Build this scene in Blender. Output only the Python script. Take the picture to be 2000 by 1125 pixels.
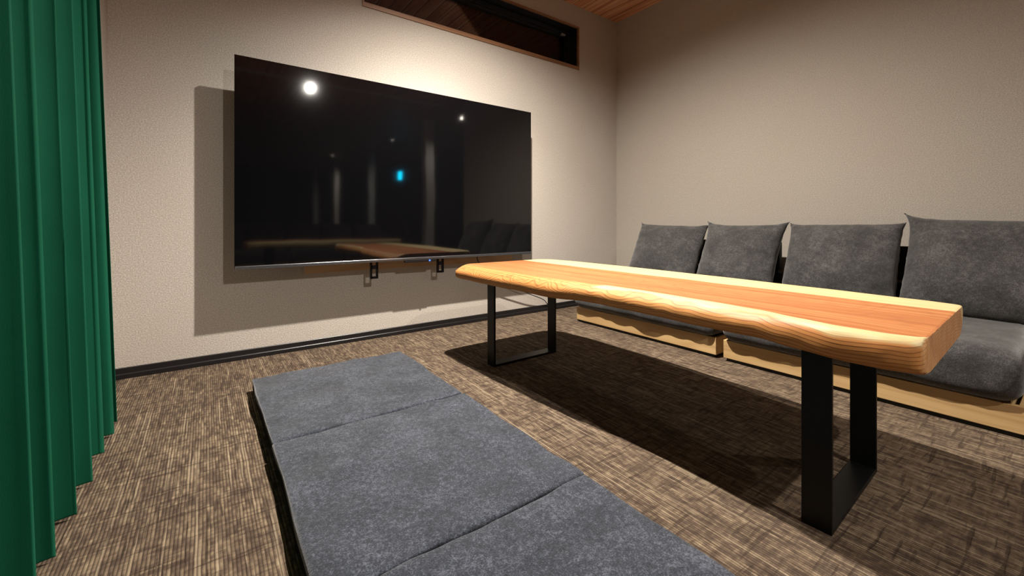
import bpy, bmesh, math, random
from mathutils import Vector, Matrix, noise
PI = math.pi
random.seed(4)
sc = bpy.context.scene
for o in list(bpy.data.objects): bpy.data.objects.remove(o)
C = sc.collection

# ------------------------------------------------------------------ camera
cam_d = bpy.data.cameras.new('camera'); cam = bpy.data.objects.new('camera', cam_d); C.objects.link(cam)
cam.location = (-2.8708, -2.4150, 0.66)
cam.rotation_euler = (PI / 2, 0, -math.radians(35.99))
cam_d.sensor_fit = 'HORIZONTAL'; cam_d.sensor_width = 36.0
cam_d.lens = 822.0 / 2000.0 * 36.0
cam_d.shift_y = (435.0 - 562.5) / 2000.0
cam_d.clip_start = 0.02; cam_d.clip_end = 100
sc.camera = cam

# ------------------------------------------------------------------ world, exposure
w = bpy.data.worlds.new('night'); sc.world = w; w.use_nodes = True
bg = w.node_tree.nodes['Background']
bg.inputs[0].default_value = (0.20, 0.28, 0.45, 1); bg.inputs[1].default_value = 0.006
sc.view_settings.view_transform = 'Standard'; sc.view_settings.look = 'None'
sc.view_settings.gamma = 1.0; sc.view_settings.use_curve_mapping = False
sc.view_settings.exposure = 0.0

# ------------------------------------------------------------------ lamps (positions measured from their shadows)
CEIL = 2.39
# (x, y, power, aim, cone degrees, blend, colour)
LAMPS = {
    'near':  (-1.83, -1.03, 420.0, (0.13, -0.02, -1.0), 148, 1.0, (1.0, 0.935, 0.835)),
    'far':   (-1.82, -3.60, 180.0, (-0.30, 0.50, -1.0), 130, 1.0, (1.0, 0.94, 0.85)),
    'side':  (0.46, -3.83, 80.0, (-0.30, 0.1, -1.0), 130, 0.8, (1.0, 0.90, 0.76)),
    'hall':  (0.24, -6.35, 90.0, (0, -0.5, -1), 120, 0.6, (1.0, 0.90, 0.76)),
    'hall2': (-0.25, -9.30, 90.0, (0, -0.5, -1), 120, 0.6, (1.0, 0.90, 0.76)),
}
def add_spot(name, x, y, power, aim, deg, blend, col, parent=None):
    d = bpy.data.lights.new(name, 'SPOT'); o = bpy.data.objects.new(name, d); C.objects.link(o)
    d.energy = power; d.spot_size = math.radians(deg); d.spot_blend = blend; d.color = col
    d.shadow_soft_size = 0.018
    o.location = (x, y, CEIL - 0.045)
    o.rotation_euler = Vector(aim).to_track_quat('-Z', 'Y').to_euler()
    return o
for k, (x, y, p, aim, deg, bl, col) in LAMPS.items():
    add_spot('spot_beam', x, y, p, aim, deg, bl, col)
    if k == 'near': add_spot('spot_core', x, y, 250.0, (0.0, 0.12, -1.0), 104, 1.0, col)   # the reflector's stronger core

# ------------------------------------------------------------------ node helpers
def mat(name):
    m = bpy.data.materials.new(name); m.use_nodes = True
    nt = m.node_tree; b = nt.nodes['Principled BSDF']
    return m, nt, b
def N(nt, t, **kw):
    n = nt.nodes.new(t)
    for k, v in kw.items():
        if isinstance(k, str) and hasattr(n, k): setattr(n, k, v)
    return n
def L(nt, a, b): nt.links.new(a, b)
def setin(n, **kw):
    for k, v in kw.items(): n.inputs[k.replace('_', ' ')].default_value = v
def val(nt, op, a, b=None, c=None, clamp=False):
    n = nt.nodes.new('ShaderNodeMath'); n.operation = op; n.use_clamp = clamp
    for i, v in enumerate((a, b, c)):
        if v is None: continue
        if isinstance(v, (int, float)): n.inputs[i].default_value = v
        else: nt.links.new(v, n.inputs[i])
    return n.outputs[0]
def mixc(nt, f, a, b, mode='MIX'):
    n = nt.nodes.new('ShaderNodeMix'); n.data_type = 'RGBA'; n.blend_type = mode
    for i, v in ((0, f), (6, a), (7, b)):
        if isinstance(v, (int, float)): n.inputs[i].default_value = v
        elif isinstance(v, tuple): n.inputs[i].default_value = (*v, 1) if len(v) == 3 else v
        else: nt.links.new(v, n.inputs[i])
    return n.outputs[2]
def coords(nt, scale=(1, 1, 1), rnd=False, rot=(0, 0, 0)):
    tc = nt.nodes.new('ShaderNodeTexCoord'); mp = nt.nodes.new('ShaderNodeMapping')
    mp.inputs['Scale'].default_value = scale; mp.inputs['Rotation'].default_value = rot
    nt.links.new(tc.outputs['Object'], mp.inputs['Vector'])
    if rnd:
        oi = nt.nodes.new('ShaderNodeObjectInfo')
        m = nt.nodes.new('ShaderNodeVectorMath'); m.operation = 'ADD'
        s = val(nt, 'MULTIPLY', oi.outputs['Random'], 37.0)
        nt.links.new(tc.outputs['Object'], m.inputs[0]); nt.links.new(s, m.inputs[1])
        nt.links.new(m.outputs[0], mp.inputs['Vector'])
    return mp.outputs[0]
def noi(nt, vec, scale, detail=3, rough=0.5, dist=0.0):
    n = nt.nodes.new('ShaderNodeTexNoise'); nt.links.new(vec, n.inputs['Vector'])
    n.inputs['Scale'].default_value = scale; n.inputs['Detail'].default_value = detail
    n.inputs['Roughness'].default_value = rough; n.inputs['Distortion'].default_value = dist
    return n.outputs[0]
def ramp(nt, f, *stops):
    n = nt.nodes.new('ShaderNodeValToRGB'); nt.links.new(f, n.inputs[0])
    e = n.color_ramp.elements
    while len(e) < len(stops): e.new(0.5)
    for el, (p, c) in zip(e, stops):
        el.position = p; el.color = (*c, 1) if len(c) == 3 else c
    return n.outputs[0]
def bump(nt, b, h, strength, dist, prev=None):
    n = nt.nodes.new('ShaderNodeBump'); n.inputs['Strength'].default_value = strength
    n.inputs['Distance'].default_value = dist; nt.links.new(h, n.inputs['Height'])
    if prev is not None: nt.links.new(prev, n.inputs['Normal'])
    nt.links.new(n.outputs[0], b.inputs['Normal']); return n.outputs[0]

# ------------------------------------------------------------------ materials
def plain(name, col, rough=0.5, metal=0.0, spec=0.5, coat=0.0):
    m, nt, b = mat(name)
    v = coords(nt); n = noi(nt, v, 60, 2)
    c = ramp(nt, n, (0.3, tuple(x * 0.92 for x in col)), (0.7, tuple(min(1, x * 1.06) for x in col)))
    L(nt, c, b.inputs['Base Color'])
    b.inputs['Roughness'].default_value = rough; b.inputs['Metallic'].default_value = metal
    b.inputs['Specular IOR Level'].default_value = spec; b.inputs['Coat Weight'].default_value = coat
    return m

def m_wallpaper(name, base, speck, sc_):
    m, nt, b = mat(name)
    v = coords(nt)
    n1 = noi(nt, v, sc_, 3, 0.65)
    n2 = noi(nt, v, 3.0, 3)
    n3 = noi(nt, coords(nt, (60, 60, 420)), 1.0, 2)
    c = ramp(nt, n1, (0.34, tuple(x * 0.80 for x in base)), (0.50, base), (0.66, speck))
    c = mixc(nt, ramp(nt, n2, (0.35, (0, 0, 0)), (0.7, (0.25, 0.25, 0.25))), c, tuple(x * y for x, y in zip(base, (0.97, 0.90, 0.87))))
    L(nt, c, b.inputs['Base Color'])
    b.inputs['Roughness'].default_value = 0.75; b.inputs['Specular IOR Level'].default_value = 0.3
    h = val(nt, 'ADD', n1, val(nt, 'MULTIPLY', n3, 0.25))
    bump(nt, b, h, 0.55, 0.003)
    return m
M_WALL = m_wallpaper('wallpaper_cream', (0.46, 0.412, 0.365), (0.60, 0.550, 0.49), 190)
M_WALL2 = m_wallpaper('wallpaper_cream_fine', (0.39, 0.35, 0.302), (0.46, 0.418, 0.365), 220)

def m_carpet():
    m, nt, b = mat('woven_carpet')
    tc = nt.nodes.new('ShaderNodeTexCoord'); V = tc.outputs['Object']
    def mp(s, src=V):
        n = nt.nodes.new('ShaderNodeMapping'); n.inputs['Scale'].default_value = s; L(nt, src, n.inputs['Vector']); return n.outputs[0]
    # slight wobble so that the ribs are not ruler straight
    wob = nt.nodes.new('ShaderNodeTexNoise'); wob.inputs['Scale'].default_value = 14; wob.inputs['Detail'].default_value = 2; L(nt, V, wob.inputs['Vector'])
    wv = nt.nodes.new('ShaderNodeVectorMath'); wv.operation = 'MULTIPLY_ADD'
    L(nt, wob.outputs['Color'], wv.inputs[0]); wv.inputs[1].default_value = (0.003, 0.006, 0); L(nt, V, wv.inputs[2])
    W = wv.outputs[0]
    sep = nt.nodes.new('ShaderNodeSeparateXYZ'); L(nt, W, sep.inputs[0])
    X, Y = sep.outputs[0], sep.outputs[1]
    pitch = 0.0068
    rib = val(nt, 'ABSOLUTE', val(nt, 'SINE', val(nt, 'MULTIPLY', X, PI / pitch)))          # ridges along y
    ribid = val(nt, 'FLOOR', val(nt, 'DIVIDE', X, pitch))
    # colour of each rib changes along its length
    cmb = nt.nodes.new('ShaderNodeCombineXYZ')
    L(nt, val(nt, 'MULTIPLY', ribid, 7.31), cmb.inputs[0]); L(nt, val(nt, 'MULTIPLY', Y, 22.0), cmb.inputs[1])
    yarn = nt.nodes.new('ShaderNodeTexNoise'); yarn.inputs['Scale'].default_value = 1.0; yarn.inputs['Detail'].default_value = 3; yarn.inputs['Roughness'].default_value = 0.6
    L(nt, cmb.outputs[0], yarn.inputs['Vector'])
    # darker and lighter cross blocks
    blk = noi(nt, mp((16, 90, 1), W), 1.0, 3, 0.65)
    blk2 = noi(nt, mp((46, 9, 1), W), 1.0, 3, 0.6)
    big = noi(nt, mp((2.2, 2.6, 1)), 1.0, 2)
    t = val(nt, 'ADD', val(nt, 'MULTIPLY', yarn.outputs[0], 0.66), val(nt, 'MULTIPLY', blk, 0.34))
    t = val(nt, 'ADD', t, val(nt, 'MULTIPLY', val(nt, 'SUBTRACT', blk2, 0.5), 0.36))
    t = val(nt, 'ADD', t, val(nt, 'MULTIPLY', val(nt, 'SUBTRACT', big, 0.5), 0.12))
    # thin dark lines crossing the ribs, broken up
    lx = noi(nt, mp((8, 85, 1), W), 1.0, 1, 0.4)
    ld = noi(nt, mp((110, 7, 1), W), 1.0, 1, 0.4)
    dk = val(nt, 'MAXIMUM', ramp(nt, lx, (0.33, (1, 1, 1)), (0.40, (0, 0, 0))), ramp(nt, ld, (0.31, (1, 1, 1)), (0.37, (0, 0, 0))))
    ly = noi(nt, mp((120, 2.5, 1), W), 1.0, 1, 0.4)
    lt = ramp(nt, ly, (0.60, (0, 0, 0)), (0.68, (1, 1, 1)))
    c = ramp(nt, t, (0.32, (0.050, 0.034, 0.025)), (0.46, (0.098, 0.068, 0.048)), (0.58, (0.190, 0.138, 0.091)), (0.72, (0.32, 0.25, 0.165)))
    c = mixc(nt, val(nt, 'MULTIPLY', lt, 0.5), c, (0.36, 0.28, 0.19))
    c = mixc(nt, val(nt, 'MULTIPLY', dk, 0.55), c, (0.035, 0.022, 0.016))
    groove = val(nt, 'SUBTRACT', 1.0, rib)
    c = mixc(nt, val(nt, 'MULTIPLY', val(nt, 'POWER', groove, 1.6), 0.75), c, (0.038, 0.022, 0.016))
    fz = noi(nt, V, 900, 2, 0.7)
    c = mixc(nt, 0.5, c, ramp(nt, fz, (0.3, (0.25, 0.25, 0.25)), (0.7, (0.8, 0.8, 0.8))), 'OVERLAY')
    L(nt, c, b.inputs['Base Color'])
    b.inputs['Roughness'].default_value = 0.95; b.inputs['Specular IOR Level'].default_value = 0.15
    h = val(nt, 'ADD', rib, val(nt, 'MULTIPLY', yarn.outputs[0], 0.8))
    h = val(nt, 'ADD', h, val(nt, 'MULTIPLY', fz, 0.8))
    h = val(nt, 'SUBTRACT', h, val(nt, 'MULTIPLY', dk, 0.8))
    bump(nt, b, h, 0.8, 0.0025)
    return m
M_CARPET = m_carpet()

def m_fabric(name, dark, mid, light, fine, patch, pw=0.42):
    m, nt, b = mat(name)
    v = coords(nt, rnd=True)
    n1 = noi(nt, v, patch, 5, 0.62, 0.6)
    n2 = noi(nt, v, fine, 3, 0.7)
    n3 = noi(nt, v, fine * 0.28, 2, 0.6)
    t = val(nt, 'ADD', val(nt, 'MULTIPLY', n1, pw), val(nt, 'MULTIPLY', n2, (1 - pw) * 0.68))
    t = val(nt, 'ADD', t, val(nt, 'MULTIPLY', n3, (1 - pw) * 0.32))
    c = ramp(nt, t, (0.36, dark), (0.50, mid), (0.66, light))
    L(nt, c, b.inputs['Base Color'])
    b.inputs['Roughness'].default_value = 0.9; b.inputs['Specular IOR Level'].default_value = 0.2
    b.inputs['Sheen Weight'].default_value = 0.35; b.inputs['Sheen Roughness'].default_value = 0.45
    bump(nt, b, val(nt, 'ADD', n2, val(nt, 'MULTIPLY', n1, 0.6)), 0.5, 0.003)
    return m
M_SUEDE = m_fabric('charcoal_suede', (0.020, 0.0185, 0.0185), (0.044, 0.042, 0.0415), (0.120, 0.113, 0.111), 300, 9, 0.34)
M_MAT = m_fabric('blue_grey_melange', (0.006, 0.0072, 0.011), (0.022, 0.0258, 0.0365), (0.096, 0.105, 0.136), 300, 9, 0.22)

def m_curtain():
    m, nt, b = mat('green_curtain_cloth')
    v = coords(nt, (1, 1, 1))
    n2 = noi(nt, coords(nt, (1, 1, 0.12)), 900, 2, 0.6)
    n1 = noi(nt, v, 4, 2)
    c = ramp(nt, n1, (0.3, (0.0025, 0.060, 0.030)), (0.7, (0.004, 0.076, 0.039)))
    c = mixc(nt, val(nt, 'MULTIPLY', n2, 0.25), c, (0.008, 0.11, 0.062))
    L(nt, c, b.inputs['Base Color'])
    b.inputs['Roughness'].default_value = 0.85; b.inputs['Specular IOR Level'].default_value = 0.10
    b.inputs['Sheen Weight'].default_value = 0.05; b.inputs['Sheen Roughness'].default_value = 0.5
    b.inputs['Sheen Tint'].default_value = (0.35, 0.75, 0.5, 1)
    bump(nt, b, n2, 0.2, 0.0008)
    return m
M_CURT = m_curtain()

def m_slab():
    """slab of conifer wood: growth rings about a pith far under the slab, pale sapwood on both long sides"""
    m, nt, b = mat('slab_wood')
    tc = nt.nodes.new('ShaderNodeTexCoord'); V = tc.outputs['Object']
    def mp(s, src=V):
        n = nt.nodes.new('ShaderNodeMapping'); n.inputs['Scale'].default_value = s; L(nt, src, n.inputs['Vector']); return n.outputs[0]
    sep = nt.nodes.new('ShaderNodeSeparateXYZ'); L(nt, V, sep.inputs[0]); X, Y, Z = sep.outputs
    xc, zc = -1.55, -0.55
    dx = val(nt, 'SUBTRACT', X, xc); dz = val(nt, 'SUBTRACT', Z, zc)
    r = val(nt, 'SQRT', val(nt, 'ADD', val(nt, 'MULTIPLY', dx, dx), val(nt, 'MULTIPLY', dz, dz)))
    # waviness of the stem along its length, stronger towards the window wall
    big = noi(nt, mp((2.2, 5.5, 2.2)), 1.0, 2, 0.5)
    amp = val(nt, 'ADD', 0.050, val(nt, 'MULTIPLY', val(nt, 'MULTIPLY', val(nt, 'ADD', Y, 1.60), 2.2, clamp=True), 0.11))
    wob = val(nt, 'MULTIPLY', val(nt, 'SUBTRACT', big, 0.5), amp)
    sm = val(nt, 'MULTIPLY', val(nt, 'SUBTRACT', noi(nt, mp((30, 2.2, 30)), 1.0, 3, 0.5), 0.5), 0.010)
    R = val(nt, 'ADD', r, val(nt, 'ADD', wob, sm))
    ph = val(nt, 'MULTIPLY', R, 2 * PI / 0.0074)
    ring = val(nt, 'ADD', val(nt, 'MULTIPLY', val(nt, 'SINE', ph), 0.5), 0.5)
    late = val(nt, 'POWER', ring, 5.0)
    # seen from above the rings are cut almost flat: long straight lines along the board
    s2 = nt.nodes.new('ShaderNodeSeparateXYZ'); L(nt, tc.outputs['Normal'], s2.inputs[0])
    up = val(nt, 'MULTIPLY', val(nt, 'SUBTRACT', s2.outputs[2], 0.7), 4.0, clamp=True)
    sway = val(nt, 'MULTIPLY', noi(nt, mp((5, 1.1, 1)), 1.0, 2, 0.5), 0.060)
    ln = val(nt, 'ADD', val(nt, 'MULTIPLY', val(nt, 'SINE', val(nt, 'MULTIPLY', val(nt, 'ADD', X, sway), 2 * PI / 0.0125)), 0.5), 0.5)
    ln = val(nt, 'MULTIPLY', val(nt, 'POWER', ln, 3.0), val(nt, 'ADD', 0.15, noi(nt, mp((40, 2.5, 1)), 1.0, 2, 0.5)))
    late = val(nt, 'ADD', val(nt, 'MULTIPLY', late, val(nt, 'SUBTRACT', 1.0, val(nt, 'MULTIPLY', up, 0.8))), val(nt, 'MULTIPLY', ln, val(nt, 'MULTIPLY', up, 1.25)))
    streak = noi(nt, mp((85, 1.3, 40)), 1.0, 4, 0.65)
    streak2 = noi(nt, mp((14, 0.7, 10)), 1.0, 3, 0.6)
    heart = ramp(nt, val(nt, 'ADD', val(nt, 'MULTIPLY', streak, 0.55), val(nt, 'MULTIPLY', streak2, 0.45)),
                 (0.34, (0.21, 0.062, 0.020)), (0.44, (0.31, 0.105, 0.034)), (0.54, (0.39, 0.150, 0.050)), (0.66, (0.48, 0.22, 0.085)))
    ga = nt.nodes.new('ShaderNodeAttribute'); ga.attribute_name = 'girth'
    lit_face = val(nt, 'MULTIPLY', ga.outputs['Fac'], 90.0, clamp=True)          # yellower live-edge wood, brightened to stand in for light on the front face
    heart = mixc(nt, val(nt, 'MULTIPLY', lit_face, 0.75), heart, ramp(nt, streak2, (0.35, (0.46, 0.185, 0.048)), (0.65, (0.57, 0.285, 0.092))))
    heart = mixc(nt, val(nt, 'MULTIPLY', late, 0.62), heart, (0.15, 0.040, 0.011))
    sap = ramp(nt, streak, (0.3, (0.46, 0.345, 0.165)), (0.7, (0.53, 0.43, 0.235)))
    sap = mixc(nt, val(nt, 'MULTIPLY', late, 0.30), sap, (0.62, 0.38, 0.16))
    geo = nt.nodes.new('ShaderNodeNewGeometry'); sn = nt.nodes.new('ShaderNodeSeparateXYZ'); L(nt, tc.outputs['Normal'], sn.inputs[0])
    eg = val(nt, 'GREATER_THAN', val(nt, 'ABSOLUTE', sn.outputs[1]), 0.8)
    # sapwood: a band below the upper front arris (absent on the window half) and a wide strip along the back
    at = nt.nodes.new('ShaderNodeAttribute'); at.attribute_name = 'girth'; G = at.outputs['Fac']
    w1 = val(nt, 'SUBTRACT', noi(nt, mp((0.3, 5.0, 0.3)), 1.0, 2, 0.5), 0.5)
    w2 = val(nt, 'SUBTRACT', noi(nt, mp((0.3, 6.0, 0.3)), 1.3, 2, 0.5), 0.5)
    top_in = val(nt, 'MULTIPLY', val(nt, 'ADD', val(nt, 'ADD', G, 0.004), val(nt, 'MULTIPLY', w1, 0.006)), 350.0, clamp=True)
    taper = val(nt, 'MULTIPLY', val(nt, 'SUBTRACT', -1.40, Y, clamp=True), 0.5)
    wd = val(nt, 'ADD', 0.026, val(nt, 'MULTIPLY', w2, 0.050))
    low_in = val(nt, 'MULTIPLY', val(nt, 'SUBTRACT', wd, G), 130.0, clamp=True)
    gate = val(nt, 'MULTIPLY', val(nt, 'SUBTRACT', val(nt, 'SUBTRACT', -1.455, Y), val(nt, 'MULTIPLY', G, -1.2)), 60.0, clamp=True)
    mf = val(nt, 'MULTIPLY', val(nt, 'MULTIPLY', top_in, low_in), gate)
    q2 = val(nt, 'ADD', val(nt, 'ADD', X, val(nt, 'MULTIPLY', val(nt, 'SUBTRACT', Z, 0.452), 0.9)), val(nt, 'ADD', 1.452, val(nt, 'MULTIPLY', w1, 0.03)))
    mb = val(nt, 'MULTIPLY', q2, 200.0, clamp=True)
    mf = val(nt, 'MULTIPLY', mf, val(nt, 'SUBTRACT', 1.0, eg))
    q2 = val(nt, 'SUBTRACT', q2, val(nt, 'MULTIPLY', eg, 0.075)); mb = val(nt, 'MULTIPLY', q2, 200.0, clamp=True)
    msk = val(nt, 'MAXIMUM', mf, mb)
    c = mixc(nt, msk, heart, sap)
    saw = noi(nt, mp((140, 1, 30)), 1.0, 2, 0.5)
    c = mixc(nt, val(nt, 'MULTIPLY', eg, 0.45), c, ramp(nt, saw, (0.35, (0.42, 0.22, 0.10)), (0.65, (0.62, 0.40, 0.22))))
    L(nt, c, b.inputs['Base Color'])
    b.inputs['Roughness'].default_value = 0.5; b.inputs['Specular IOR Level'].default_value = 0.28
    bump(nt, b, val(nt, 'ADD', late, val(nt, 'MULTIPLY', streak, 0.5)), 0.18, 0.0012)
    return m
M_SLAB = m_slab()

def m_board(name, a, bb, dark, axis=0):
    m, nt, b = mat(name)
    s = [22, 22, 22]; s[axis] = 1.4
    v = coords(nt, tuple(s), rnd=True)
    n = noi(nt, v, 1.0, 4, 0.6, 0.5); n2 = noi(nt, coords(nt, tuple(x * 0.35 for x in s), rnd=True), 1.0, 1, 0.5)
    g = val(nt, 'POWER', val(nt, 'ADD', val(nt, 'MULTIPLY', val(nt, 'SINE', val(nt, 'MULTIPLY', n2, 75.0)), 0.5), 0.5), 3.0)
    c = ramp(nt, n, (0.35, a), (0.65, bb)); c = mixc(nt, val(nt, 'MULTIPLY', g, 0.35), c, dark)
    L(nt, c, b.inputs['Base Color']); b.inputs['Roughness'].default_value = 0.5
    bump(nt, b, n, 0.15, 0.001); return m
M_ASH = m_board('pale_frame_wood', (0.46, 0.29, 0.125), (0.58, 0.39, 0.185), (0.36, 0.20, 0.08), 0)
M_CASING = m_board('brown_casing_wood', (0.20, 0.095, 0.048), (0.30, 0.155, 0.08), (0.13, 0.055, 0.03), 0)
M_BOARD = m_board('mounting_board_wood', (0.60, 0.36, 0.19), (0.70, 0.45, 0.25), (0.45, 0.24, 0.12), 0)

def m_ceiling():
    m, nt, b = mat('cedar_ceiling_boards')
    tc = nt.nodes.new('ShaderNodeTexCoord'); V = tc.outputs['Object']
    sep = nt.nodes.new('ShaderNodeSeparateXYZ'); L(nt, V, sep.inputs[0]); X, Y = sep.outputs[0], sep.outputs[1]
    q = val(nt, 'DIVIDE', X, 0.105); i = val(nt, 'FLOOR', q); f = val(nt, 'FRACT', q)
    wn = nt.nodes.new('ShaderNodeTexWhiteNoise'); wn.noise_dimensions = '1D'; L(nt, i, wn.inputs['W'])
    cmb = nt.nodes.new('ShaderNodeCombineXYZ'); L(nt, val(nt, 'MULTIPLY', q, 2.6), cmb.inputs[0]); L(nt, Y, cmb.inputs[1]); L(nt, val(nt, 'MULTIPLY', i, 3.7), cmb.inputs[2])
    g = nt.nodes.new('ShaderNodeTexNoise'); g.inputs['Scale'].default_value = 2.0; g.inputs['Detail'].default_value = 4; L(nt, cmb.outputs[0], g.inputs['Vector'])
    c = ramp(nt, g.outputs[0], (0.3, (0.40, 0.155, 0.080)), (0.5, (0.60, 0.27, 0.15)), (0.7, (0.76, 0.46, 0.28)))
    c = mixc(nt, val(nt, 'MULTIPLY', wn.outputs['Value'], 0.4), c, (0.45, 0.18, 0.09))
    edge = val(nt, 'GREATER_THAN', f, 0.86)
    sapy = val(nt, 'MULTIPLY', edge, val(nt, 'GREATER_THAN', wn.outputs['Value'], 0.35))
    c = mixc(nt, val(nt, 'MULTIPLY', sapy, 0.75), c, (0.72, 0.46, 0.26))
    gap = val(nt, 'LESS_THAN', f, 0.05)
    c = mixc(nt, gap, c, (0.06, 0.02, 0.01))
    L(nt, c, b.inputs['Base Color']); b.inputs['Roughness'].default_value = 0.5
    bump(nt, b, val(nt, 'SUBTRACT', 1.0, gap), 0.6, 0.004)
    return m
M_CEIL = m_ceiling()
M_BLACK = plain('black_baseboard', (0.010, 0.009, 0.010), 0.32)
M_BAND = plain('black_side', (0.0045, 0.0045, 0.005), 0.95, 0.0, 0.1)
M_LEG = plain('black_powder_coat', (0.0030, 0.0030, 0.0033), 0.40, 0.0, 0.25)
M_PLINTH = plain('black_plinth', (0.006, 0.006, 0.006), 0.7)
M_BEZEL = plain('tv_black_plastic', (0.008, 0.008, 0.009), 0.35)
M_STEEL = plain('dark_steel', (0.020, 0.016, 0.022), 0.35, 0.6)
M_STRIP = plain('brushed_metal_strip', (0.30, 0.31, 0.34), 0.25, 0.95)
M_SASH = plain('dark_window_sash', (0.012, 0.013, 0.018), 0.35)
M_LATCH = plain('grey_latch', (0.22, 0.22, 0.24), 0.4)
M_WHITE = plain('white_fixture', (0.75, 0.73, 0.70), 0.45)
M_COLUMN = plain('pale_column_plaster', (0.85, 0.83, 0.80), 0.7)
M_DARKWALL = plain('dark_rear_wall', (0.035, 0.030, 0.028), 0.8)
M_CABLE = plain('black_cable', (0.010, 0.010, 0.010), 0.5)
M_GREYCABLE = plain('pale_cable', (0.40, 0.36, 0.30), 0.5)

def m_screen():
    m, nt, b = mat('tv_screen_glass')
    n = noi(nt, coords(nt), 2.5, 2)
    b.inputs['Base Color'].default_value = (0.0025, 0.0025, 0.003, 1)
    b.inputs['Roughness'].default_value = 0.045; b.inputs['IOR'].default_value = 1.7
    b.inputs['Specular IOR Level'].default_value = 0.5
    bump(nt, b, n, 0.03, 0.02)
    return m
M_SCREEN = m_screen()
def m_glass():
    m, nt, b = mat('window_glass')
    out = nt.nodes['Material Output']
    fr = nt.nodes.new('ShaderNodeFresnel'); fr.inputs['IOR'].default_value = 1.6
    tr = nt.nodes.new('ShaderNodeBsdfTransparent'); gl = nt.nodes.new('ShaderNodeBsdfGlossy')
    tr.inputs[0].default_value = (0.82, 0.85, 0.88, 1); gl.inputs['Roughness'].default_value = 0.03
    mx = nt.nodes.new('ShaderNodeMixShader'); L(nt, fr.outputs[0], mx.inputs[0]); L(nt, tr.outputs[0], mx.inputs[1]); L(nt, gl.outputs[0], mx.inputs[2])
    L(nt, mx.outputs[0], out.inputs[0]); nt.nodes.remove(b); return m
M_GLASS = m_glass()
def m_emit(name, col, s):
    m, nt, b = mat(name)
    b.inputs['Base Color'].default_value = (*col, 1); b.inputs['Emission Color'].default_value = (*col, 1)
    b.inputs['Emission Strength'].default_value = s; return m
M_LAMP = m_emit('lit_lamp_face', (1.0, 0.90, 0.78), 8)
M_LAMPBIG = m_emit('bright_lamp_face', (1.0, 0.95, 0.90), 70)
M_TEAL = m_emit('teal_lamp_face', (0.0, 0.55, 0.85), 25)
M_BLUE = m_emit('blue_led', (0.05, 0.15, 0.9), 1.5)

# ------------------------------------------------------------------ mesh helpers
def link(name, bm, m, parent=None, smooth=False):
    me = bpy.data.meshes.new(name); bmesh.ops.recalc_face_normals(bm, faces=bm.faces[:]); bm.to_mesh(me); bm.free()
    if smooth:
        for p in me.polygons: p.use_smooth = True
    me.materials.append(m)
    o = bpy.data.objects.new(name, me); C.objects.link(o)
    if parent: o.parent = parent
    return o
def box(bm, x0, x1, y0, y1, z0, z1, bev=0.0, seg=2):
    r = bmesh.ops.create_cube(bm, size=1.0)
    for v in r['verts']:
        v.co = Vector(((x0 + x1) / 2 + v.co.x * (x1 - x0), (y0 + y1) / 2 + v.co.y * (y1 - y0), (z0 + z1) / 2 + v.co.z * (z1 - z0)))
    if bev > 0:
        es = set(e for v in r['verts'] for e in v.link_edges)
        bmesh.ops.bevel(bm, geom=list(es), offset=bev, segments=seg, profile=0.6, affect='EDGES')
def bx(name, m, parent, *a, bev=0.0, seg=2, smooth=False):
    bm = bmesh.new(); box(bm, *a, bev=bev, seg=seg); return link(name, bm, m, parent, smooth)
def cyl(bm, c, r, h, axis='Z', n=32, r2=None):
    R = {'Z': Matrix.Identity(4), 'Y': Matrix.Rotation(PI / 2, 4, 'X'), 'X': Matrix.Rotation(PI / 2, 4, 'Y')}[axis]
    bmesh.ops.create_cone(bm, cap_ends=True, segments=n, radius1=r, radius2=r if r2 is None else r2, depth=h, matrix=Matrix.Translation(c) @ R)
def tube(name, pts, r, m, parent=None, n=8):
    """swept round cable through the points (Catmull-Rom)"""
    P = [Vector(p) for p in pts]; P = [2 * P[0] - P[1]] + P + [2 * P[-1] - P[-2]]
    Q = []
    for i in range(1, len(P) - 2):
        for k in range(8):
            t = k / 8; a, b_, c, d = P[i - 1:i + 3]
            Q.append(0.5 * ((2 * b_) + (c - a) * t + (2 * a - 5 * b_ + 4 * c - d) * t * t + (3 * b_ - a - 3 * c + d) * t ** 3))
    Q.append(P[-2]); bm = bmesh.new(); rings = []
    for i, q in enumerate(Q):
        d = (Q[min(i + 1, len(Q) - 1)] - Q[max(i - 1, 0)]).normalized(); u = d.cross(Vector((0.3, 0.9, 0.2))).normalized(); v = d.cross(u)
        rings.append([bm.verts.new(q + r * (math.cos(2 * PI * k / n) * u + math.sin(2 * PI * k / n) * v)) for k in range(n)])
    for a, b_ in zip(rings, rings[1:]):
        for k in range(n): bm.faces.new((a[k], a[(k + 1) % n], b_[(k + 1) % n], b_[k]))
    bm.faces.new(rings[0]); bm.faces.new(rings[-1][::-1])
    return link(name, bm, m, parent, True)
def thing(name, label, cat, loc=(0, 0, 0), rz=0.0, group=None):
    o = bpy.data.objects.new(name, None); C.objects.link(o); o.location = loc; o.rotation_euler = (0, 0, rz)
    o.empty_display_size = 0.1
    tag(o, label, cat, group); return o
def tag(o, label, cat, group=None):
    o['label'] = label; o['category'] = cat
    if group: o['group'] = group
    return o
def struct(o, label=None):
    o['kind'] = 'structure'
    if label: o['label'] = label
    return o

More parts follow.
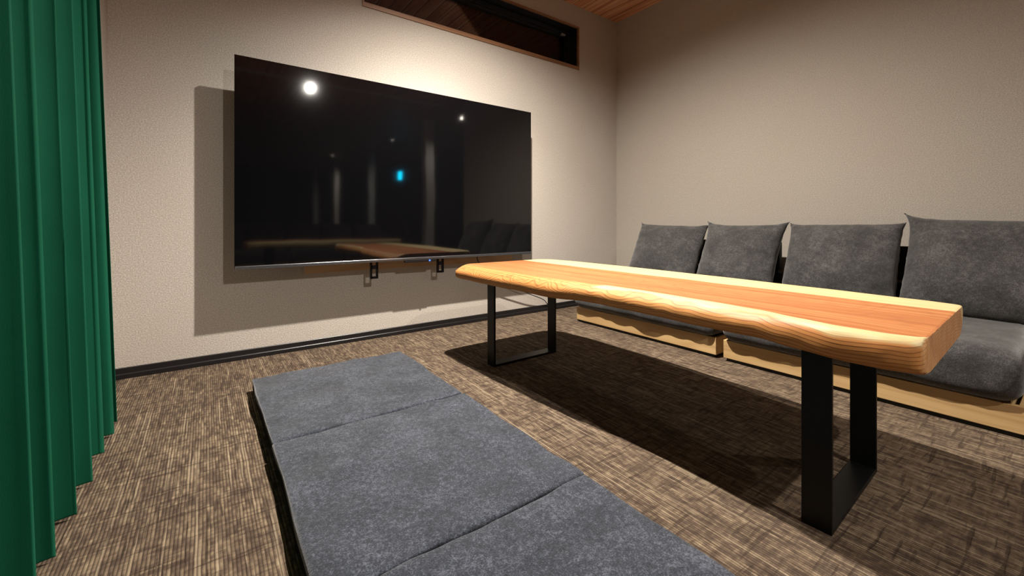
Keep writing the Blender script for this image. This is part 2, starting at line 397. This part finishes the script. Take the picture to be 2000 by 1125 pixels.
def soft_box(bm, sx, sy, sz, r, nx, ny, nz, crown=0.0, wr=0.0, seed=0, wfreq=9.0, sag=0.0, lump=0.0):
    """rounded cushion block centred on the origin, standing on z = 0"""
    def axis(h, n):
        e = [math.sin(PI / 2 * k / 4) for k in range(5)]
        lo = [-h + r * (1 - math.cos(PI / 2 * k / 4)) for k in range(5)]
        mid = [-h + r + (2 * h - 2 * r) * k / n for k in range(1, n)]
        return lo + mid + [-a for a in reversed(lo)]
    hx, hy, hz = sx / 2, sy / 2, sz / 2
    ax, ay, az = axis(hx, nx), axis(hy, ny), axis(hz, nz)
    vs = {}
    def vert(i, j, k):
        if (i, j, k) in vs: return vs[(i, j, k)]
        p = Vector((ax[i], ay[j], az[k]))
        q = Vector((max(-hx + r, min(hx - r, p.x)), max(-hy + r, min(hy - r, p.y)), max(-hz + r, min(hz - r, p.z))))
        d = p - q
        if d.length > 1e-7: p = q + d.normalized() * r
        u, v_, w_ = p.x / hx, p.y / hy, p.z / hz
        side = (1 - u ** 2) * (1 - v_ ** 2)
        if p.z > 0: p.z += crown * max(0, side) ** 0.5 * w_
        p.y += math.copysign(1, p.y) * lump * (1 - w_ * w_) * abs(v_) ** 3
        p.x += math.copysign(1, p.x) * lump * (1 - w_ * w_) * abs(u) ** 3
        if wr:
            s = Vector((seed * 3.1, seed * 1.7, 0))
            n_ = noise.noise(Vector((p.x * wfreq, p.y * wfreq, p.z * wfreq)) + s)
            n2 = noise.noise(Vector((p.x * wfreq * 3, p.y * wfreq * 2.2, p.z * 8)) + s)
            p += Vector((u ** 5, v_ ** 5, w_ ** 3 * (1 if w_ > 0 else 0.15))) * wr * (n_ + 0.4 * n2)
        if sag: p.z -= sag * (0.5 + 0.5 * noise.noise(Vector((p.x * 7 + seed, p.y * 7, 0)))) * (1 if w_ < 0 else 0) * (max(abs(u), abs(v_)) ** 6)
        p.z += hz
        vs[(i, j, k)] = bm.verts.new(p); return vs[(i, j, k)]
    I, J, K = len(ax) - 1, len(ay) - 1, len(az) - 1
    for i in range(I):
        for j in range(J):
            for k in (0, K): bm.faces.new((vert(i, j, k), vert(i + 1, j, k), vert(i + 1, j + 1, k), vert(i, j + 1, k)))
    for i in range(I):
        for k in range(K):
            for j in (0, J): bm.faces.new((vert(i, j, k), vert(i + 1, j, k), vert(i + 1, j, k + 1), vert(i, j, k + 1)))
    for j in range(J):
        for k in range(K):
            for i in (0, I): bm.faces.new((vert(i, j, k), vert(i, j + 1, k), vert(i, j + 1, k + 1), vert(i, j, k + 1)))

def pillow(bm, W, H, T, seed, ear=0.014, bow=0.032, wr=0.010, corners=(1, 1, 1, 1), n=44):
    """knife-edge pillow: width X, thickness Y, height Z, bottom edge on z = 0; corners = TL, TR, BL, BR pulls"""
    s = Vector((seed * 5.3, seed * 2.9, seed)); grid = {}
    for side in (-1, 1):
        for i in range(n + 1):
            for j in range(n + 1):
                u = math.sin((i / n - 0.5) * PI) * 0.55 + (i / n * 2 - 1) * 0.45; v = math.sin((j / n - 0.5) * PI) * 0.55 + (j / n * 2 - 1) * 0.45
                edge = i in (0, n) or j in (0, n)
                if edge and side == 1: continue
                x = u * W / 2 * (1 - bow * (1 - v * v)); z = v * H / 2 * (1 - bow * (1 - u * u))
                cpull = corners[(0 if v > 0 else 2) + (0 if u < 0 else 1)]
                e = (abs(u) * abs(v)) ** 7 * ear * cpull; x += math.copysign(e, u); z += math.copysign(e * 1.1, v)
                th = T / 2 * (max(0, 1 - abs(u) ** 3.2) ** 0.5) * (max(0, 1 - abs(v) ** 3.0) ** 0.5)
                th *= 1 + 0.10 * (-v)                                  # filling sinks
                p = Vector((x * 6, z * 6, side * 0.7)) + s
                th *= 1 + 0.16 * noise.noise(p)
                # gathers running in from the seams, creases from the corners
                gx = noise.noise(Vector((u * 1.2, z * 42, side)) + s) * (abs(u) ** 5) * (1 - u ** 12)
                gz = noise.noise(Vector((x * 42, v * 1.2, side + 3)) + s) * (abs(v) ** 5) * (1 - v ** 12)
                cr = noise.noise(Vector(((x - z) * 14, (x + z) * 3.0, side)) + s) * (abs(u * v) ** 1.0)
                th += wr * (gx + 0.7 * gz + 0.7 * cr)
                if edge:
                    th = 0; x += 0.004 * noise.noise(Vector((u * 3, z * 25, 1)) + s); z += 0.004 * noise.noise(Vector((x * 25, v * 3, 2)) + s)
                grid[(side, i, j)] = bm.verts.new((x, side * max(th, 0.0005 if not edge else 0), z + H / 2))
    def g(sd, i, j): return grid[(-1, i, j)] if (i in (0, n) or j in (0, n)) else grid[(sd, i, j)]
    for sd in (-1, 1):
        for i in range(n):
            for j in range(n): bm.faces.new((g(sd, i, j), g(sd, i + 1, j), g(sd, i + 1, j + 1), g(sd, i, j + 1)))

# ================================================================== THE SETTING
WX0, WX1, WZ0, WZ1 = -2.16, -0.455, 1.882, 2.226      # high window opening
XL, YB, XE = -3.205, -13.5, 1.9                       # left wall, far rear wall, extension wall
YR = -2.95                                            # where the right wall ends
bm = bmesh.new(); box(bm, XL - 0.12, XE + 0.12, YB - 0.12, 0.15, -0.08, 0.0); struct(link('floor', bm, M_CARPET), 'brown ribbed woven carpet floor')
bm = bmesh.new(); box(bm, XL - 0.12, XE + 0.12, YB - 0.12, 0.15, CEIL, CEIL + 0.08); struct(link('ceiling', bm, M_CEIL), 'reddish cedar board ceiling')
bm = bmesh.new()                                      # wall with the opening
for a in ((XL - 0.12, WX0, 0, CEIL), (WX1, 0.12, 0, CEIL), (WX0, WX1, 0, WZ0), (WX0, WX1, WZ1, CEIL)):
    box(bm, a[0], a[1], 0.0, 0.15, a[2], a[3])
struct(link('wall_back', bm, M_WALL), 'cream textured wall carrying the television')
struct(bx('wall_right', M_WALL2, None, 0.0, 0.12, YR, 0.0, 0.0, CEIL), 'cream textured wall behind the low sofas')
struct(bx('wall_left', M_WALL, None, XL - 0.12, XL, YB, 0.0, 0.0, CEIL), 'cream wall behind the green curtain')
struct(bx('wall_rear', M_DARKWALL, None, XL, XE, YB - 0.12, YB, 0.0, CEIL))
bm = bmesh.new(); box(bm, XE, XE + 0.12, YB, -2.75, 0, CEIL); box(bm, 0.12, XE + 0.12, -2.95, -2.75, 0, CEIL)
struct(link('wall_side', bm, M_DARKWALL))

def baseboard(name, pts):
    """profile: upper slim band, ledge, thicker foot"""
    prof = [(0, 0), (0.016, 0), (0.016, 0.019), (0.014, 0.021), (0.007, 0.0225), (0.007, 0.043), (0.005, 0.045), (0, 0.045)]
    bm = bmesh.new(); (x0, y0), (x1, y1) = pts
    n = Vector((-(y1 - y0), x1 - x0, 0)).normalized(); a, b_ = [], []
    for d, z in prof:
        a.append(bm.verts.new(Vector((x0, y0, z)) + n * d)); b_.append(bm.verts.new(Vector((x1, y1, z)) + n * d))
    k = len(prof)
    for i in range(k): bm.faces.new((a[i], a[(i + 1) % k], b_[(i + 1) % k], b_[i]))
    bm.faces.new(a); bm.faces.new(b_[::-1])
    return struct(link(name, bm, M_BLACK))
baseboard('baseboard_back', ((0.0, 0.0), (XL, 0.0)))
baseboard('baseboard_right', ((0.0, YR), (0.0, -0.016)))
baseboard('baseboard_left', ((XL, -0.016), (XL, YB)))

# high window
win = bpy.data.objects.new('window_1', None); C.objects.link(win); win.location = ((WX0 + WX1) / 2, 0, WZ0); struct(win, 'long narrow dark window high on the wall')
def wl(o): o.location = -win.location; return o
def ring(bm, x0, x1, z0, z1, t, y0, y1, bev=0.0):
    box(bm, x0, x1, y0, y1, z0, z0 + t, bev); box(bm, x0, x1, y0, y1, z1 - t, z1, bev)
    box(bm, x0, x0 + t, y0, y1, z0 + t, z1 - t, bev); box(bm, x1 - t, x1, y0, y1, z0 + t, z1 - t, bev)
bm = bmesh.new(); ring(bm, WX0, WX1, WZ0, WZ1, 0.010, -0.006, 0.012); box(bm, WX0 + 0.010, WX1 - 0.010, -0.004, 0.15, WZ0 + 0.010, WZ0 + 0.026); wl(link('window_casing', bm, M_CASING, win))
bm = bmesh.new(); ring(bm, WX0, WX1, WZ0, WZ1, 0.009, 0.012, 0.15); wl(link('window_jamb', bm, M_SASH, win))
bm = bmesh.new(); ring(bm, WX0 + 0.014, WX1 - 0.014, WZ0 + 0.014, WZ1 - 0.014, 0.030, 0.085, 0.135, 0.002)
ring(bm, WX0 + 0.044, WX1 - 0.044, WZ0 + 0.044, WZ1 - 0.044, 0.012, 0.10, 0.130, 0.001); wl(link('window_frame', bm, M_SASH, win))
wl(bx('pane', M_GLASS, win, WX0 + 0.054, WX1 - 0.054, 0.112, 0.118, WZ0 + 0.054, WZ1 - 0.054))
bm = bmesh.new(); box(bm, WX1 - 0.115, WX1 - 0.075, 0.075, 0.087, WZ1 - 0.062, WZ1 - 0.046, 0.002); box(bm, WX1 - 0.108, WX1 - 0.082, 0.087, 0.10, WZ1 - 0.058, WZ1 - 0.05)
wl(link('window_latch', bm, M_LATCH, win))

# ================================================================== CURTAIN
cur = thing('curtain', 'floor-length dark green pleated curtain hanging along the left wall', 'curtain', (-3.15, -1.2, 0))
def curtain_mesh(zs, off):
    bm = bmesh.new(); rows = []
    crest = [-0.54, -0.640, -0.770, -0.935, -1.08, -1.225, -1.375, -1.53, -1.69, -1.85, -2.02]
    ny = 16 * (len(crest) - 1)
    for k, z in enumerate(zs):
        row = []
        for i in range(ny + 1):
            c, f = divmod(i, 16)
            if c >= len(crest) - 1: c, f = len(crest) - 2, 16
            t = f / 16; y = crest[c] + (crest[c + 1] - crest[c]) * t
            wv = 0.5 + 0.5 * math.cos(2 * PI * t)                 # 1 on crests
            A = 0.085 + 0.008 * math.sin(c * 2.3)
            x = -3.196 + (A + 0.004 - 0.031 * min(z, 1.5)) * wv
            y += 0.024 * math.sin(2 * PI * t) + 0.004 * math.sin(z * 1.4 + 0.6 * y)
            zz = z
            row.append(bm.verts.new((x + 3.15 + off * wv, y + 1.2, zz)))
        rows.append(row)
    for a, b_ in zip(rows, rows[1:]):
        for i in range(ny): bm.faces.new((a[i], a[i + 1], b_[i + 1], b_[i]))
    return bm
o = link('cloth', curtain_mesh([0.009, 0.012, 0.02, 0.05] + [0.1 + 0.1251 * k for k in range(19)], 0.0), M_CURT, cur, True)
sm = o.modifiers.new('thickness', 'SOLIDIFY'); sm.thickness = 0.0016; sm.offset = 0
o = link('hem_seam', curtain_mesh([0.0815, 0.0840], 0.0014), M_CURT, cur, True)
bx('curtain_track', M_WHITE, cur, -0.035, 0.0, -0.95, 0.80, 2.352, CEIL)

# ================================================================== TELEVISION
TVX0, TVX1, TVZ0, TVZ1, TVY = -2.7685, -1.0565, 0.4470, 1.4215, -0.140
tv = thing('television', 'large flat black wall-mounted television with a glossy dark screen', 'television', ((TVX0 + TVX1) / 2, 0, TVZ0))
def tl(o): o.location = -tv.location; return o
tl(bx('screen', M_SCREEN, tv, TVX0, TVX1, TVY, TVY + 0.006, TVZ0 + 0.012, TVZ1))
bm = bmesh.new(); ring(bm, TVX0 + 0.0005, TVX1 - 0.0005, TVZ0, TVZ1 - 0.0005, 0.006, TVY + 0.006, TVY + 0.014, 0.001); box(bm, TVX0 + 0.004, TVX1 - 0.004, TVY + 0.006, TVY + 0.014, TVZ0 + 0.004, TVZ1 - 0.004); tl(link('bezel', bm, M_BEZEL, tv))
bm = bmesh.new(); box(bm, TVX0 + 0.16, TVX1 - 0.16, TVY + 0.014, TVY + 0.055, TVZ0 + 0.10, TVZ1 - 0.22, 0.012, 3); box(bm, TVX0 + 0.02, TVX1 - 0.02, TVY + 0.014, TVY + 0.026, TVZ0 + 0.02, TVZ1 - 0.02, 0.005); tl(link('rear_housing', bm, M_BEZEL, tv))
tl(bx('bottom_strip', M_STRIP, tv, TVX0 + 0.002, TVX1 - 0.002, TVY - 0.0045, TVY + 0.004, TVZ0 - 0.001, TVZ0 + 0.015, bev=0.003, seg=3, smooth=True))
bm = bmesh.new(); box(bm, -1.965, -1.775, TVY - 0.002, TVY + 0.02, TVZ0 - 0.013, TVZ0 - 0.001, 0.004); sn = tl(link('sensor_housing', bm, M_BEZEL, tv))
bm = bmesh.new(); cyl(bm, (-1.815, TVY - 0.003, TVZ0 - 0.007), 0.005, 0.004, 'Y', 16); ld = link('indicator_lamp', bm, M_BLUE, sn)
for x, zb in ((-2.123, 0.352), (-1.722, 0.358)):
    bm = bmesh.new()
    y0, y1 = -0.100, -0.082
    for sx in (-1, 1): box(bm, x + sx * 0.0165 - 0.0045, x + sx * 0.0165 + 0.0045, y0, y1, zb, 0.95, 0.001)
    for z in (zb, 0.405, 0.47, 0.55, 0.75, 0.93): box(bm, x - 0.019, x + 0.019, y0, y1, z, z + (0.012 if z == zb else 0.02), 0.001)
    br = tl(link('mounting_bracket', bm, M_STEEL, tv))
    for z in (0.60, 0.85): bx('bracket_arm', M_STEEL, br, x - 0.018, x + 0.018, y1, -0.001, z, z + 0.05)
bd = bx('mounting_board', M_BOARD, None, -2.457, -1.13, -0.022, -0.0005, 0.396, 0.470, bev=0.001); tag(bd, 'narrow brown wooden board fixed to the wall below the television', 'board')
cb = tube('power_cable', [(-1.45, -0.10, 0.50), (-1.46, -0.095, 0.42), (-1.38, -0.08, 0.36), (-1.25, -0.06, 0.27), (-1.02, -0.045, 0.16), (-0.86, -0.03, 0.095), (-0.80, -0.017, 0.05)], 0.0032, M_CABLE)
tag(cb, 'thin black cable hanging from the television down to the baseboard', 'cable')

# ================================================================== LOW TABLE
TX, TY = -1.50, -1.32
table = thing('low_table', 'long low table with a live-edge wooden slab top on black metal legs', 'table', (TX, TY, 0))
def interp(tab, y):
    tab = sorted(tab)
    if y <= tab[0][0]: return tab[0][1]
    for (a, va), (b_, vb) in zip(tab, tab[1:]):
        if y <= b_:
            t = (y - a) / (b_ - a); t = t * t * (3 - 2 * t); return va + (vb - va) * t
    return tab[-1][1]
F_OUT = [(-2.245, -1.848), (-2.18, -1.864), (-2.11, -1.866), (-2.04, -1.855), (-1.95, -1.838), (-1.80, -1.829), (-1.62, -1.826), (-1.50, -1.829), (-1.40, -1.842), (-1.30, -1.858), (-1.15, -1.866), (-0.95, -1.876), (-0.75, -1.882), (-0.56, -1.880)]
B_TOP = [(-2.245, -1.312), (-2.15, -1.296), (-1.9, -1.275), (-1.55, -1.252), (-1.15, -1.240), (-0.8, -1.245), (-0.65, -1.262), (-0.56, -1.290)]
Z_BOT = [(-2.245, 0.386), (-2.1, 0.387), (-1.95, 0.391), (-1.80, 0.388), (-1.60, 0.390), (-1.40, 0.393), (-1.25, 0.386), (-1.05, 0.388), (-0.85, 0.387), (-0.56, 0.389)]
ZT = 0.452
def slab():
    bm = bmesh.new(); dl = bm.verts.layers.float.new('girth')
    y0, y1 = -2.242, -0.557
    n = 130; rows = []
    for i in range(n + 1):
        t = i / n; t = t - 0.93 * math.sin(2 * PI * t) / (2 * PI); y = y0 + (y1 - y0) * t
        e = min(t, 1 - t) * (y1 - y0)                         # distance to an end
        rc = 0.050 if t > 0.5 else 0.020
        cut = (rc - math.sqrt(max(0, rc * rc - (rc - min(e, rc)) ** 2)))
        fo = interp(F_OUT, y) + cut + 0.0025 * noise.noise(Vector((0, y * 9, 0)))
        fb = fo - 0.006 * max(0.0, min(1.0, (y + 2.12) / 0.22)) + 0.004 * noise.noise(Vector((3, y * 7, 0)))
        zb = interp(Z_BOT, y) + 0.0015 * noise.noise(Vector((5, y * 12, 0)))
        bt = interp(B_TOP, y) - cut * 1.2; bb_ = bt - 0.026 + 0.006 * noise.noise(Vector((7, y * 5, 0)))
        soft = 0.5 + 0.5 * noise.noise(Vector((11, y * 3.0, 0)))   # how rounded the upper arris is here
        mid = max(0.0, min(1.0, (y + 2.12) / 0.22)); mid = mid * mid * (3 - 2 * mid)
        fo -= 0.008 * mid
        cr = fo + 0.018 + 0.010 * soft + 0.022 * mid + (0.05 * max(0, y + 1.15) if y < -0.7 else 0.0225)
        P = [(fb + 0.045, zb - 0.004), (fb + 0.018, zb - 0.001), (fb + 0.004, zb + 0.005), (fo, zb + 0.012), (fo - 0.001, zb + 0.024), (fo + 0.0005, zb + 0.036)]
        h0 = zb + 0.036
        P += [(fo + 0.0005 + (cr - fo) * a, h0 + (ZT - h0) * b_) for a, b_ in ((0.06 + 0.10 * mid, 0.28), (0.20 + 0.15 * mid, 0.55), (0.42 + 0.13 * mid, 0.77), (0.68 + 0.06 * mid, 0.91), (0.86, 0.975), (1.0, 1.0))]
        kc = len(P) - 1
        for k in range(1, 16): P.append((cr + (bt - 0.016 - cr) * k / 15, ZT))
        kb = len(P) - 1
        P += [(bt - 0.006, ZT - 0.0012), (bt + 0.001, ZT - 0.005), (bt + 0.006, ZT - 0.014), (bt + 0.006, ZT - 0.030), (bt - 0.004, ZT - 0.046), (bb_ + 0.006, zb + 0.006), (bb_ - 0.010, zb - 0.001), (bb_ - 0.03, zb - 0.004)]
        last = P[-1]
        for k in range(1, 8): P.append((last[0] + (P[0][0] - last[0]) * k / 8, zb - 0.004))
        sq = max(0, 1 - e / 0.004)
        row = []; d = 0.0
        G = [0.0] * len(P)
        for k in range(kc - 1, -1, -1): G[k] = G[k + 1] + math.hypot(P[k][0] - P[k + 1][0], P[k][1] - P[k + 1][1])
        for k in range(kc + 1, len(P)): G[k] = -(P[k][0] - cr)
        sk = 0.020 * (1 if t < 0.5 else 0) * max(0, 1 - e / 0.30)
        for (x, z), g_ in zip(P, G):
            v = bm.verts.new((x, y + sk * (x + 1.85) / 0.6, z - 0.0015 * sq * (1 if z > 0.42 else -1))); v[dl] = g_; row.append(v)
        rows.append(row)
    k = len(rows[0])
    for a, b_ in zip(rows, rows[1:]):
        for i in range(k): bm.faces.new((a[i], a[(i + 1) % k], b_[(i + 1) % k], b_[i]))
    for row in (rows[0], rows[-1]):
        f = bm.faces.new(row); bmesh.ops.triangulate(bm, faces=[f])
    return bm
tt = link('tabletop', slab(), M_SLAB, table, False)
for p in tt.data.polygons:
    if abs(p.normal.y) < 0.7: p.use_smooth = True
tt.location = (-TX, -TY, 0)
def leg_frame(x0, x1, yc, zt):
    bm = bmesh.new(); w_, t = 0.056, 0.0095; y0, y1 = yc - w_ / 2, yc + w_ / 2
    box(bm, x0, x0 + t, y0, y1, 0.0, zt, 0.0012); box(bm, x1 - t, x1, y0, y1, 0.0, zt, 0.0012)
    box(bm, x0 + t - 0.001, x1 - t + 0.001, y0, y1, 0.0, 0.010, 0.0012); box(bm, x0 + t - 0.001, x1 - t + 0.001, y0, y1, zt - 0.009, zt, 0.0012)
    box(bm, x0 - 0.0, x1, y0 - 0.02, y1 + 0.02, zt - 0.005, zt - 0.0005, 0.001)
    return bm
o = link('leg', leg_frame(-0.187, 0.187, 0.0, 0.385), M_LEG, table); o.location = (-1.621 - TX, -2.060 - TY, 0); o.rotation_euler.z = math.radians(2.0)
o = link('leg', leg_frame(-0.190, 0.190, 0.0, 0.385), M_LEG, table); o.location = (-1.618 - TX, -0.784 - TY, 0)

# ================================================================== FLOOR MATS
mats = ((-2.426, -0.788, 'blue-grey square floor cushion closest to the television wall', 1, 0.3),
        (-2.424, -1.390, 'blue-grey square floor cushion in the middle of the row of three', 2, -0.25),
        (-2.428, -1.994, 'blue-grey square floor cushion cut off by the bottom edge of the photo', 3, 0.2))
for x, y, lb, sd, a in mats:
    t = thing('floor_cushion', lb, 'cushion', (x, y, 0.0), math.radians(a), 'square floor cushions in a row')
    bm = bmesh.new(); soft_box(bm, 0.596, 0.596, 0.044, 0.006, 24, 24, 2, wr=0.003, seed=sd, wfreq=5.0)
    o = link('side_band', bm, M_BAND, t, True); o['label'] = 'black side band'  # cushion sides below the top cover coloured black
    bm = bmesh.new(); soft_box(bm, 0.602, 0.600, 0.018, 0.0075, 56, 56, 2, crown=0.003, wr=0.005, seed=sd, wfreq=5.0)
    bmesh.ops.translate(bm, vec=(0, 0, 0.0335), verts=bm.verts)
    for v in bm.verts:                                        # soft dents of a used cushion
        if v.co.z > 0.045: v.co.z += 0.0022 * noise.noise(Vector((v.co.x * 7 + sd * 4, v.co.y * 9, 0))) + 0.0012 * noise.noise(Vector((v.co.x * 22, v.co.y * 18 + sd * 3, 1)))
    link('top_cover', bm, M_MAT, t, True)

# ================================================================== LOW SOFAS
def make_sofa(label, loc, rz, wid, seed, group):
    """local: x along the front, y = 0 front face going back, z up"""
    s = thing('low_sofa', label, 'sofa', loc, rz, group); h = wid / 2
    bm = bmesh.new()
    box(bm, -h, h, 0.0, 0.020, 0.016, 0.100, 0.0018); box(bm, -h, h, 0.78, 0.80, 0.016, 0.100, 0.0018)
    box(bm, -h, -h + 0.02, 0.0205, 0.7795, 0.016, 0.100, 0.0018); box(bm, h - 0.02, h, 0.0205, 0.7795, 0.016, 0.100, 0.0018)
    box(bm, -h + 0.02, h - 0.02, 0.02, 0.78, 0.060, 0.075)
    link('base_frame', bm, M_ASH, s)
    bx('plinth', M_PLINTH, s, -h + 0.012, h - 0.012, 0.008, 0.785, 0.0, 0.0165)
    bm = bmesh.new(); soft_box(bm, wid - 0.014, 0.712, 0.172, 0.045, 40, 26, 4, crown=0.014, wr=0.013, seed=seed, wfreq=6.0, sag=0.003, lump=0.010)
    o = link('seat_cushion', bm, M_SUEDE, s, True); o.location = (0, 0.328, 0.1005)
    bm = bmesh.new(); box(bm, -h + 0.01, h - 0.01, 0.735, 0.775, 0.38, 0.545, 0.006); box(bm, -h + 0.01, h - 0.01, 0.735, 0.775, 0.10, 0.365, 0.006)
    box(bm, -h + 0.03, -h + 0.07, 0.74, 0.77, 0.36, 0.39); box(bm, h - 0.07, h - 0.03, 0.74, 0.77, 0.36, 0.39)
    link('backrest_frame', bm, M_PLINTH, s); return s
G = 'low wood-framed sofas along the right wall'
s1 = make_sofa('charcoal low sofa with pale wood base, in the corner beside the television wall', (-0.865, -0.866, 0), -PI / 2, 0.950, 1, G)
s2 = make_sofa('charcoal low sofa with pale wood base, directly behind the near end of the table', (-0.868, -1.842, 0), -PI / 2, 0.925, 5, G)

def make_pillow(label, y, x, z, rz, rx, ry, W, H, T, seed, corners, group='charcoal back cushions leaning on the right wall', **kw):
    kw.setdefault('wr', 0.017)
    bm = bmesh.new(); pillow(bm, W, H, T, seed, corners=corners, **kw)
    o = link('back_cushion', bm, M_SUEDE, None, True)
    o.location = (x, y, z); o.rotation_mode = 'ZXY' if False else 'XYZ'
    o.rotation_euler = (math.radians(rx), math.radians(ry), -PI / 2 + math.radians(rz))
    tag(o, label, 'cushion', group); return o
# local x -> world -y ; corners = (top far, top near, bottom far, bottom near)
c1 = make_pillow('charcoal back cushion farthest in the corner, next to the television wall', -0.675, -0.385, 0.267, 4, -27, 1.5, 0.490, 0.420, 0.17, 1, (0.9, 0.8, 1, 1))
c2 = make_pillow('charcoal back cushion with two raised pointed top corners, second from the television wall', -1.168, -0.395, 0.268, -3, -25, 0, 0.455, 0.420, 0.18, 2, (1.7, 1.4, 1, 1), bow=0.055)
c3 = make_pillow('charcoal back cushion third from the television wall, right of the dark gap', -1.668, -0.385, 0.266, 2, -26, -0.5, 0.462, 0.425, 0.18, 3, (0.9, 0.9, 1, 1), bow=0.015)
c4 = make_pillow('largest-looking charcoal back cushion, cut off by the right edge of the photo', -2.142, -0.400, 0.268, 0, -25, 1.8, 0.462, 0.440, 0.19, 4, (2.2, 1, 1, 1), bow=0.012)

# the seating behind the camera, which the television reflects
def dup(root, loc, rz=None, label=None, group=None):
    r = root.copy(); C.objects.link(r); r.location = loc
    if rz is not None: r.rotation_euler.z = rz
    if label: r['label'] = label
    if group: r['group'] = group
    for ch in list(root.children):
        c = ch.copy(); C.objects.link(c); c.parent = r
    return r
dup(table, (-1.76, -3.22, 0), PI / 2, 'second wooden slab table, seen only as a brown band reflected low in the television')
RG = 'low sofas behind the camera'
for i, x in enumerate((-2.40, -1.39, -0.38)):
    dup(s1, (x, -4.55, 0), PI, 'charcoal low sofa seen only as a dim reflection in the television', RG)
    for k in (-0.24, 0.24):
        dup(c2 if k < 0 else c3, (x + k, -5.03, 0.262), PI, 'charcoal back cushion seen only as a dim reflection in the television', 'back cushions behind the camera')

# ================================================================== CEILING FITTINGS AND THE HALL BEHIND THE CAMERA
LB = {'near': 'round ceiling spotlight above the far end of the table', 'far': 'bright ceiling spotlight reflected at upper left of the television',
      'side': 'small ceiling downlight reflected at upper right of the television', 'hall': 'small ceiling downlight reflected above the teal glow',
      'hall2': 'faintest ceiling downlight reflected in the television'}
for k, (x, y, p, *_) in LAMPS.items():
    t = thing('ceiling_downlight', LB[k], 'lamp', (x, y, CEIL), 0, 'ceiling downlights')
    bm = bmesh.new(); cyl(bm, (0, 0, -0.006), 0.055, 0.012, n=40); link('trim_ring', bm, M_WHITE, t)
    bm = bmesh.new(); cyl(bm, (0, 0, -0.015), 0.021, 0.006, n=32); link('lamp_face', bm, M_LAMPBIG if k == 'far' else M_LAMP, t)
tr = bx('lighting_track', M_WHITE, None, -2.75, 0.0, -3.50, -3.47, CEIL - 0.022, CEIL, bev=0.003); tag(tr, 'slim white ceiling rail reflected as a thin line in the television', 'rail')
for x, y, w_ in ((0.17, -4.46, 0.15), (0.42, -8.3, 0.16), (0.10, -10.4, 0.12), (-0.05, -12.4, 0.12)):
    o = bx('column', M_COLUMN, None, x - w_ / 2, x + w_ / 2, y - w_ / 2, y + w_ / 2, 0, CEIL, bev=0.004); o['kind'] = 'structure'
    o.name = 'trim_%d' % (1 + sum(1 for q in C.objects if q.name.startswith('trim_')))
t = bx('wall_lamp', M_TEAL, None, 0.62, 0.70, -7.02, -7.0, 1.62, 1.80); t.location = (0, 0, 0)
tag(t, 'small glowing teal lamp reflected in the middle of the television', 'lamp')
